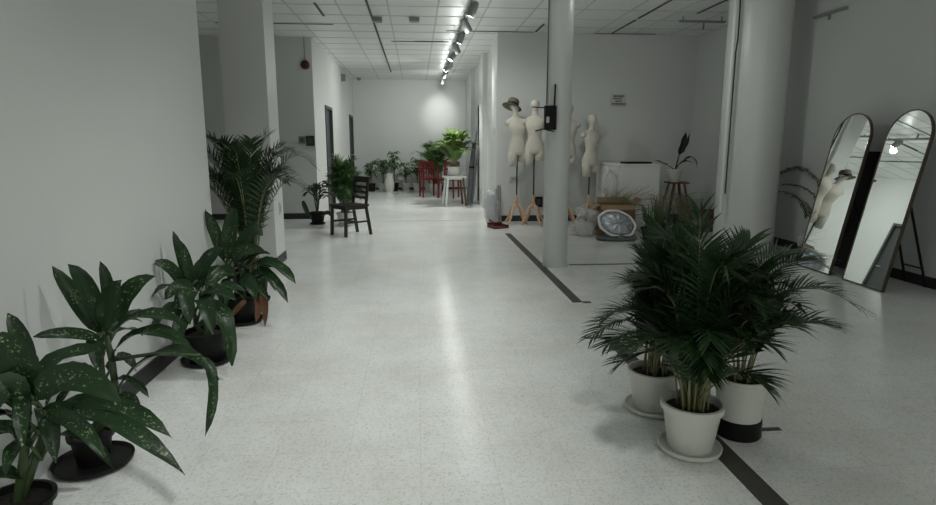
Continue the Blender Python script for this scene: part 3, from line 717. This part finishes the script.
# ---- white cabinet, box, bundles
t = thing('white_cabinet', 'white chest-high cabinet against the back wall under the sign', 'cabinet', (3.32, 9.42, 0))
MB().box((0, 0, .49), (.60, 1.2, .96)).build('body', 'white', t)
MB().box((0, 0, .985), (.63, 1.23, .03)).build('top', 'white', t)
MB().box((0, -.61, .5), (.56, .018, .9)).build('door', 'white', t)
MB().box((-.31, -.29, .5), (.018, .56, .9)).build('door', 'white', t)
MB().box((-.31, .29, .5), (.018, .56, .9)).build('door', 'white', t)
t = thing('flat_black_case', 'thin black case lying on top of the white cabinet', 'case', (3.33, 9.05, 1.0), R(4))
MB().box((0, 0, .014), (.40, .24, .026)).build('case_body', 'black', t)
MB().bar((-.06, -.125, .014), (.06, -.125, .014), .012, .01).build('handle', 'black', t)
t = thing('crumpled_plastic_sheet', 'crumpled clear plastic sheet draped on the side of the white cabinet', 'plastic sheet', (2.93, 8.98, 0))
lump('sheet', 'film', (0, 0, .62), (.045, .24, .26), 12, t, .08)
t = thing('cardboard_box', 'brown cardboard box with open flaps behind the silver bundle', 'box', (2.80, 8.35, 0), R(-8))
b = MB()
for (c, d) in (((0, -.2, .23), (.48, .008, .46)), ((0, .2, .23), (.48, .008, .46)), ((-.24, 0, .23), (.008, .40, .46)), ((.24, 0, .23), (.008, .40, .46)), ((0, 0, .006), (.47, .39, .008))): b.box(c, d)
bxb = b.build('box_body', 'card', t)
for (p, q, u, w_) in (((0, -.2, .46), (0, -.30, .40), (1, 0, 0), .46), ((-.24, 0, .46), (-.33, 0, .40), (0, 1, 0), .38), ((.24, 0, .46), (.33, 0, .54), (0, 1, 0), .38), ((0, .2, .46), (0, .28, .53), (1, 0, 0), .46)):
    MB().bar(p, q, .006, w_, u).build('flap', 'card', t)
MB().box((0, -.206, .23), (.06, .003, .44)).build('tape', 'paper', bxb)
t = thing('straw_bunch', 'spiky dry grass sticking up out of the cardboard box and around it', 'dried grass', (2.86, 8.4, .02))
st = MB(); rr = random.Random(9)
for i in range(110):
    x, y = rr.uniform(-.18, .18), rr.uniform(-.14, .14); d = V((rr.uniform(-.3, .42), rr.uniform(-.25, .15), rr.uniform(.45, .68)))
    st.tube([(x, y, .05), V((x, y, .05))+V((d.x*.3, d.y*.3, d.z*.75)), V((x, y, .05))+d], [.003, .0025, .001], 4, False)
st.build('grass_blades', 'straw', t)
t = thing('grey_cloth_pile', 'folded dark grey cloth lying flat under the silver oval bundle', 'cloth', (2.72, 7.98, 0))
lump('cloth_fold', 'cloth', (0, 0, .03), (.28, .16, .028), 21, t, .04)
lump('cloth_fold', 'cloth', (.03, .01, .06), (.22, .14, .02), 22, t, .05)
t = thing('wrapped_oval_bundle', 'oval silver bundle in white-edged plastic leaning on the cardboard box', 'bundle', (2.70, 7.96, .225)); t.rotation_euler = (R(-24), R(14), 0)
ov = MB().lathe([(.02, -.07), (.9, -.06), (1, 0), (.9, .06), (.02, .07)], (0, 0, 0), 40, .27, .18, mtx=Matrix.Rotation(R(90), 3, 'X')); ov.v = [(x, y*1.0, z) for x, y, z in ov.v]
b = MB(); n, k = 40, 10; vs = []
for i in range(k+1):
    v = math.pi*i/k
    for j in range(n):
        u = 2*math.pi*j/n; r_ = 1+.03*math.sin(11*u+3*v)+.02*math.sin(17*u)
        vs.append((.235*r_*math.sin(v)*math.cos(u), -.075*math.cos(v)*(1+.15*math.sin(9*u)), .155*r_*math.sin(v)*math.sin(u)))
b.add(vs, [(i*n+j, (i+1)*n+j, (i+1)*n+(j+1) % n, i*n+(j+1) % n) for i in range(k) for j in range(n)]); b.build('silver_core', 'foil', t, 'all')
b = MB(); pts = []
for j in range(49):
    u = 2*math.pi*j/48; pts.append((.262*math.cos(u)*(1+.02*math.sin(7*u)), -.01, .178*math.sin(u)*(1+.02*math.sin(9*u))))
b.tube(pts, .019, 8, False); b.build('wrap_edge', 'filmedge', t, 'all')
t = thing('plastic_bag_heap', 'heap of clear crinkled plastic bags left of the cardboard box', 'plastic bags', (2.38, 8.35, 0))
for i, (x, y, z, s) in enumerate(((0, 0, .12, .15), (.06, .12, .2, .15), (-.08, .1, .1, .12), (.08, -.05, .30, .11), (-.04, .04, .34, .09))):
    lump('bag', 'film', (x, y, z), (s, s, s*.8), 30+i, t, .11)

# ---- corner plant on wooden stand and dry plants
t = thing('plant_stand', 'brown wooden stand with crossed legs in the far right corner', 'stand', (4.12, 9.35, 0))
MB().box((0, 0, .69), (.30, .28, .025)).build('top', 'brownwood', t)
for sx, sy in ((-1, -1), (1, -1), (-1, 1), (1, 1)):
    MB().bar((sx*.08, sy*.1, .68), (sx*.21, sy*.18, 0), .035, .03).build('leg', 'brownwood', t)
MB().bar((-.15, -.14, .34), (.15, -.14, .34), .03, .02).build('crossbar', 'wood', t)
t = thing('potted_strelitzia', 'white pot on the wooden stand with a tall folded dark leaf and a drooping one', 'potted plant', (4.06, 9.3, .703))
zt = pot(t, (0, 0, 0), .07, .115, .20, 'potwhite', False)
fo, st = MB(), MB()
leaf(fo, st, V((.04, 0, .42)), V((.06, 0, .55)), V((.14, 0, .78)), .055, nrm=(.2, -1, 0), fold=.8, petiole=[V((0, 0, zt)), V((.02, 0, .3))])
leaf(fo, st, V((.07, 0, .45)), V((.12, 0, .55)), V((.2, 0, .76)), .04, nrm=(.8, -1, 0), fold=.8, petiole=[V((0, 0, zt)), V((.03, 0, .3))])
leaf(fo, st, V((-.1, 0, .25)), V((-.22, 0, .30)), V((-.34, 0, .34)), .03, petiole=[V((0, 0, zt)), V((-.05, 0, .22))])
leaf(fo, st, V((.1, 0, .30)), V((.3, 0, .50)), V((.36, 0, .22)), .03, petiole=[V((0, 0, zt)), V((.04, 0, .26))])
leaf(fo, st, V((.05, 0, .26)), V((.16, 0, .36)), V((.26, 0, .30)), .03, petiole=[V((0, 0, zt))])
fo.build('foliage', 'brownleaf', t, 'all'); st.build('stems', 'stem', t, 'all')
def dryplant(label, x, y, hh, seed, g='dry potted plants before the corner'):
    t = thing('dry_potted_grass', label, 'potted plant', (x, y, 0), 0, g)
    zt = pot(t, (0, 0, 0), .09, .12, .18, 'potblack', False)
    st = MB(); rr = random.Random(seed)
    for i in range(60):
        an = rr.uniform(0, 6.28); o = rr.uniform(.1, .42)
        d = V((math.cos(an)*o, math.sin(an)*o, hh*rr.uniform(.5, 1)))
        st.tube([(0.03*math.cos(an), .03*math.sin(an), zt-.02), V((d.x*.35, d.y*.35, zt+d.z*.75)), V((d.x, d.y, zt+d.z-.1))], [.005, .004, .001], 4, False)
    st.build('blades', 'straw' if seed % 2 else 'palmmid', t)
dryplant('dry straw-coloured grass plant between cardboard box and wooden stand', 3.45, 8.35, .62, 1)
dryplant('green and straw grass plant in front of the white cabinet door', 3.15, 7.9, .45, 2)
dryplant('dry spiky plant at the foot of the wooden stand', 3.95, 8.7, .55, 3)
t = thing('wood_crate', 'low brown wooden crate on the floor beside the wooden stand', 'crate', (4.35, 8.75, 0), R(10))
for k in range(3):
    MB().box((0, -.15, .05+.11*k), (.36, .014, .08)).box((0, .15, .05+.11*k), (.36, .014, .08)).box((-.17, 0, .05+.11*k), (.014, .286, .08)).box((.17, 0, .05+.11*k), (.014, .286, .08)).build('slat', 'brownwood', t)
MB().box((0, 0, .01), (.32, .28, .014)).build('bottom', 'brownwood', t)

# palm behind the big column
t = thing('plant_stool', 'small dark stool half hidden behind the thick round column', 'stool', (4.38, 7.85, 0))
MB().lathe([(.15, .40), (.16, .405), (.16, .43), (.15, .435)], (0, 0, 0), 24).build('seat', 'darkwood', t, True)
for q in range(4):
    c, s = math.cos(q*1.571+.78), math.sin(q*1.571+.78); MB().bar((c*.1, s*.1, .41), (c*.14, s*.14, 0), .03, .03).build('leg', 'darkwood', t)
palm_thing('potted_areca_palm', 'small arching palm in a black pot on the stool behind the thick round column', (4.38, 7.85), .09, .12, .2, .50, 4, .08, .20, 91, pm='potblack', z0=.437, saucer=False, hmin=.4, nl=18, wid=.009, extra=[(at(820, 184, 6.6), at(797, 150, 7.15)+V((.14, 0, 0))), (at(821, 204, 6.6), at(800, 170, 7.1)+V((.14, 0, 0))), (at(808, 216, 6.7), at(794, 180, 7.1)+V((.14, 0, 0))), (at(804, 170, 6.8), at(786, 160, 7.3)+V((.14, 0, 0)))])
t = thing('wrapped_pot', 'small dark pot wrapped in grey plastic beside the thick round column base', 'pot', (4.50, 6.55, 0))
MB().lathe([(.07, 0), (.09, .12), (.092, .125), (.08, .125), (.075, .1)], (0, 0, 0), 20).build('pot', 'potblack', t, True)
lump('plastic_wrap', 'film', (0, 0, .19), (.10, .10, .09), 71, t, .1)

# ---- mirrors
def mirror(label, yc, rz=0, wd=.53, hh=1.63, xb=4.10, xt=4.42):
    L = hh; ang = math.asin((xt-xb)/L)
    t = thing('arched_floor_mirror', label, 'mirror', (xb, yc, 0), rz)
    fr = bpy.data.objects.new('x', None); bpy.data.objects.remove(fr)
    m = Matrix.Rotation(ang, 3, 'Y')           # lean back towards +X
    def outline(w_, h0, h1, n=24):
        r_ = w_/2; pts = [(-r_, h0), (r_, h0)]
        for j in range(n+1): an = math.pi*j/n; pts.append((r_*math.cos(an), h1-r_+r_*math.sin(an)))
        return pts
    def slab(pts, x0, x1, name, mt):
        k = len(pts); b = MB()
        vs = [m @ V((x0, p, q)) for p, q in pts] + [m @ V((x1, p, q)) for p, q in pts]
        b.add(vs, [tuple(range(k))[::-1] if True else 0, tuple(range(k, 2*k))] + [(i, (i+1) % k, k+(i+1) % k, k+i) for i in range(k)])
        return b.build(name, mt, t)
    slab(outline(wd-.02, .014, L-.010), -.002, .002, 'glass', 'mirror')
    slab(outline(wd-.008, .006, L-.004), .002, .022, 'backing', 'black')
    # metal rim
    o1, o2 = outline(wd, .003, L), outline(wd-.02, .013, L-.010); k = len(o1); b = MB()
    vs = [m @ V((-.006, p, q)) for p, q in o1] + [m @ V((-.006, p, q)) for p, q in o2] + [m @ V((.024, p, q)) for p, q in o1] + [m @ V((.0, p, q)) for p, q in o2]
    fs = []
    for i in range(k):
        j = (i+1) % k; fs += [(i, j, k+j, k+i), (i, 2*k+i, 2*k+j, j), (k+i, k+j, 3*k+j, 3*k+i)]
    b.add(vs, fs); b.build('frame', 'gold', t)
    top = m @ V((.026, 0, L*.62))
    q = MB()
    for s in (-1, 1): q.bar(top+V((0, s*.10, 0)), V((top.x+.30, s*.12, 0.008)), .016, .016)
    q.bar(V((top.x+.25, -.115, .18)), V((top.x+.25, .115, .18)), .012, .012); q.build('easel_leg', 'black', t)
    return t
mirror('arched floor mirror nearer the thick column, reflecting a mannequin', 5.86)
mirror('arched floor mirror at the right edge, reflecting the ceiling and a spotlight', 5.15, R(-1.6))
t = thing('leaning_board', 'black board added to darken the shaded gap behind the two arched mirrors', 'board', (4.47, 5.86, 0))  # dark panel put in for the deep shade on the wall between the mirrors
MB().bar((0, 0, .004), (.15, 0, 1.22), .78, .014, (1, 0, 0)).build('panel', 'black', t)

# ---- fittings
t = thing('wifi_router', 'black router box with an antenna strapped to the slim column', 'router', (1.37, 6.165, 1.555))
MB().box((-.015, 0, 0), (.12, .05, .24)).build('router_body', 'black', t)
MB().tube([(.025, 0, .12), (.03, 0, .33)], .009, 8).build('antenna', 'black', t, True)
MB().tube([(-.07, 0, .10), (-.21, -.02, .105)], .006, 6).build('bracket_arm', 'black', t, True)
MB().tube([(-.05, 0, -.10), (-.16, -.02, -.13), (-.17, -.02, -.13)], .007, 6).tube([(-.05, 0, -.12), (.03, 0, -.135)], .006, 6).build('bracket_arm', 'black', t, True)
MB().box((-.045, -.027, -.02), (.03, .004, .06)).build('label_plate', 'plate', t)
tag(MB().tube([(1.342, 6.28, H), (1.340, 6.28, 1.69)], .006, 6).build('wall_cable', 'cable'), 'thin dark cable running down the left side of the slim column', 'cable')
tag(MB().tube([(3.68, 7.04, H), (3.68, 7.04, 1.8), (3.675, 7.04, .5)], .024, 10).build('conduit_pipe', 'white', smooth=True), 'white conduit pipe hanging down the left side of the thick column', 'pipe')
tag(MB().tube([(3.735, 7.06, H), (3.74, 7.06, 2.5), (3.728, 7.06, 2.35), (3.728, 7.06, .7)], .009, 6).build('wall_cable', 'cable'), 'dark cable between the white pipe and the thick column', 'cable')
t = thing('alarm_bell', 'round dark red fire alarm bell high on the shaded wall', 'alarm bell', (-1.835, YBL, 2.60))
MB().lathe([(.02, -.075), (.06, -.07), (.072, -.045), (.078, -.012), (.078, 0)], (0, 0, 0), 28, mtx=Matrix.Rotation(R(-90), 3, 'X')).build('bell', 'alarm', t, True)
MB().tube([(0, -.015, .09), (0, -.015, H-2.60)], .008, 6).build('conduit', 'grey', t)
bl = t.children[0]
bl.data.transform(Matrix.Rotation(math.pi, 4, 'Z')) if min(v.co.y for v in bl.data.vertices) > -.01 else None
def plate(name, label, c, d, m, mi, cat='switch'):
    t = thing(name, label, cat, c)
    pl = MB().box((0, 0, 0), d).build('plate', m, t)
    k = [q*.55 for q in d]; i = d.index(min(d)); k[i] = d[i]*1.3; sgn = -1
    MB().box((0, 0, 0), k).build('rocker', mi, pl)
plate('wall_switch', 'left of two dark square switch boxes on the shaded wall', (-1.945, YBL-.016, 1.36), (.11, .03, .12), 'fixture', 'gapdark')
plate('wall_switch', 'right of two dark switch boxes on the shaded wall, the larger one', (-1.80, YBL-.021, 1.345), (.14, .04, .17), 'metal', 'gapdark')
plate('wall_switch', 'small pale switch on the bright side of the square column', (-1.494, 6.76, .60), (.012, .08, .13), 'plate', 'grey')
plate('wall_socket', 'pale socket plate on the back wall behind the leftmost mannequin', (1.62, YB-.007, .72), (.16, .014, .1), 'plate', 'grey', 'socket')
plate('wall_socket', 'black socket box low on the wall between mannequin and slim column', (2.05, YB-.022, .33), (.13, .044, .17), 'black', 'metal', 'socket')
plate('wall_switch', 'pale switch high on the corridor corner pilaster', (XCR-.095, 10.4, 1.5), (.01, .08, .12), 'plate', 'grey')
# sign: letters too small to read, drawn as rows of short marks
t = thing('wall_sign', 'small pale notice with dark lines of print on the back wall above the cabinet', 'sign', (3.36, YB-.008, 2.01))
MB().box((0, 0, 0), (.26, .012, .19)).build('board', 'paper', t)
b = MB(); rr = random.Random(2)
for (z, x0, x1, hh) in ((.062, -.085, .075, .030), (.022, -.085, .045, .020), (-.018, -.05, .06, .020), (-.062, -.115, .115, .026)):
    x = x0
    while x < x1:
        w_ = rr.uniform(.010, .022); b.box((x+w_/2, -.007, z), (w_, .002, hh)); x += w_+.005
b.build('printed_text', 'ink', t)
t = thing('wall_speaker', 'small grey speaker on the corridor left wall below the ceiling', 'speaker', (XCL+.04, 14.9, 2.82))
MB().box((0, 0, 0), (.08, .14, .16)).build('speaker_body', 'fixture', t); MB().box((.042, 0, 0), (.006, .11, .13)).build('grille', 'metal', t)
t = thing('security_camera', 'small dome camera in the far left ceiling corner', 'camera', (-1.5, 17.0, H))
MB().lathe([(.06, 0), (.06, -.03), (.045, -.07), (.01, -.09)], (0, 0, 0), 20).build('dome', 'fixture', t, True); MB().lathe([(.07, 0), (.07, -.012)], (0, 0, 0), 20).build('mount', 'white', t)
for (x, y, lab) in ((-.52, 9.05, 'grey box fixture on the ceiling beside the dark grid line'), (.0, 9.0, 'grey box fixture on the ceiling midway between grid line and track')):
    t = thing('ceiling_speaker', lab, 'ceiling fixture', (x, y, H-.004))
    MB().box((0, 0, -.03), (.14, .14, .05)).build('housing', 'fixture', t); MB().box((0, 0, -.058), (.11, .11, .008)).build('grille', 'grey', t)
t = thing('ceiling_rail', 'dark suspended rail under the ceiling left of the thick column', 'rail', (4.02, 8.6, 2.98))
MB().box((0, 0, 0), (.66, .03, .03)).build('rail', 'fixture', t); MB().box((.02, 0, -.06), (.02, .02, .1)).build('stub', 'fixture', t)
for s in (-1, 1): MB().box((s*.28, 0, .045), (.015, .015, .07)).build('hanger', 'fixture', t)
t = thing('wall_bracket', 'slim grey bracket high on the right wall', 'bracket', (XR-.02, 6.78, 2.74))
MB().box((0, 0, 0), (.03, .55, .03)).build('rail', 'grey', t); MB().box((.0, 0, -.04), (.02, .02, .06)).build('stub', 'grey', t)
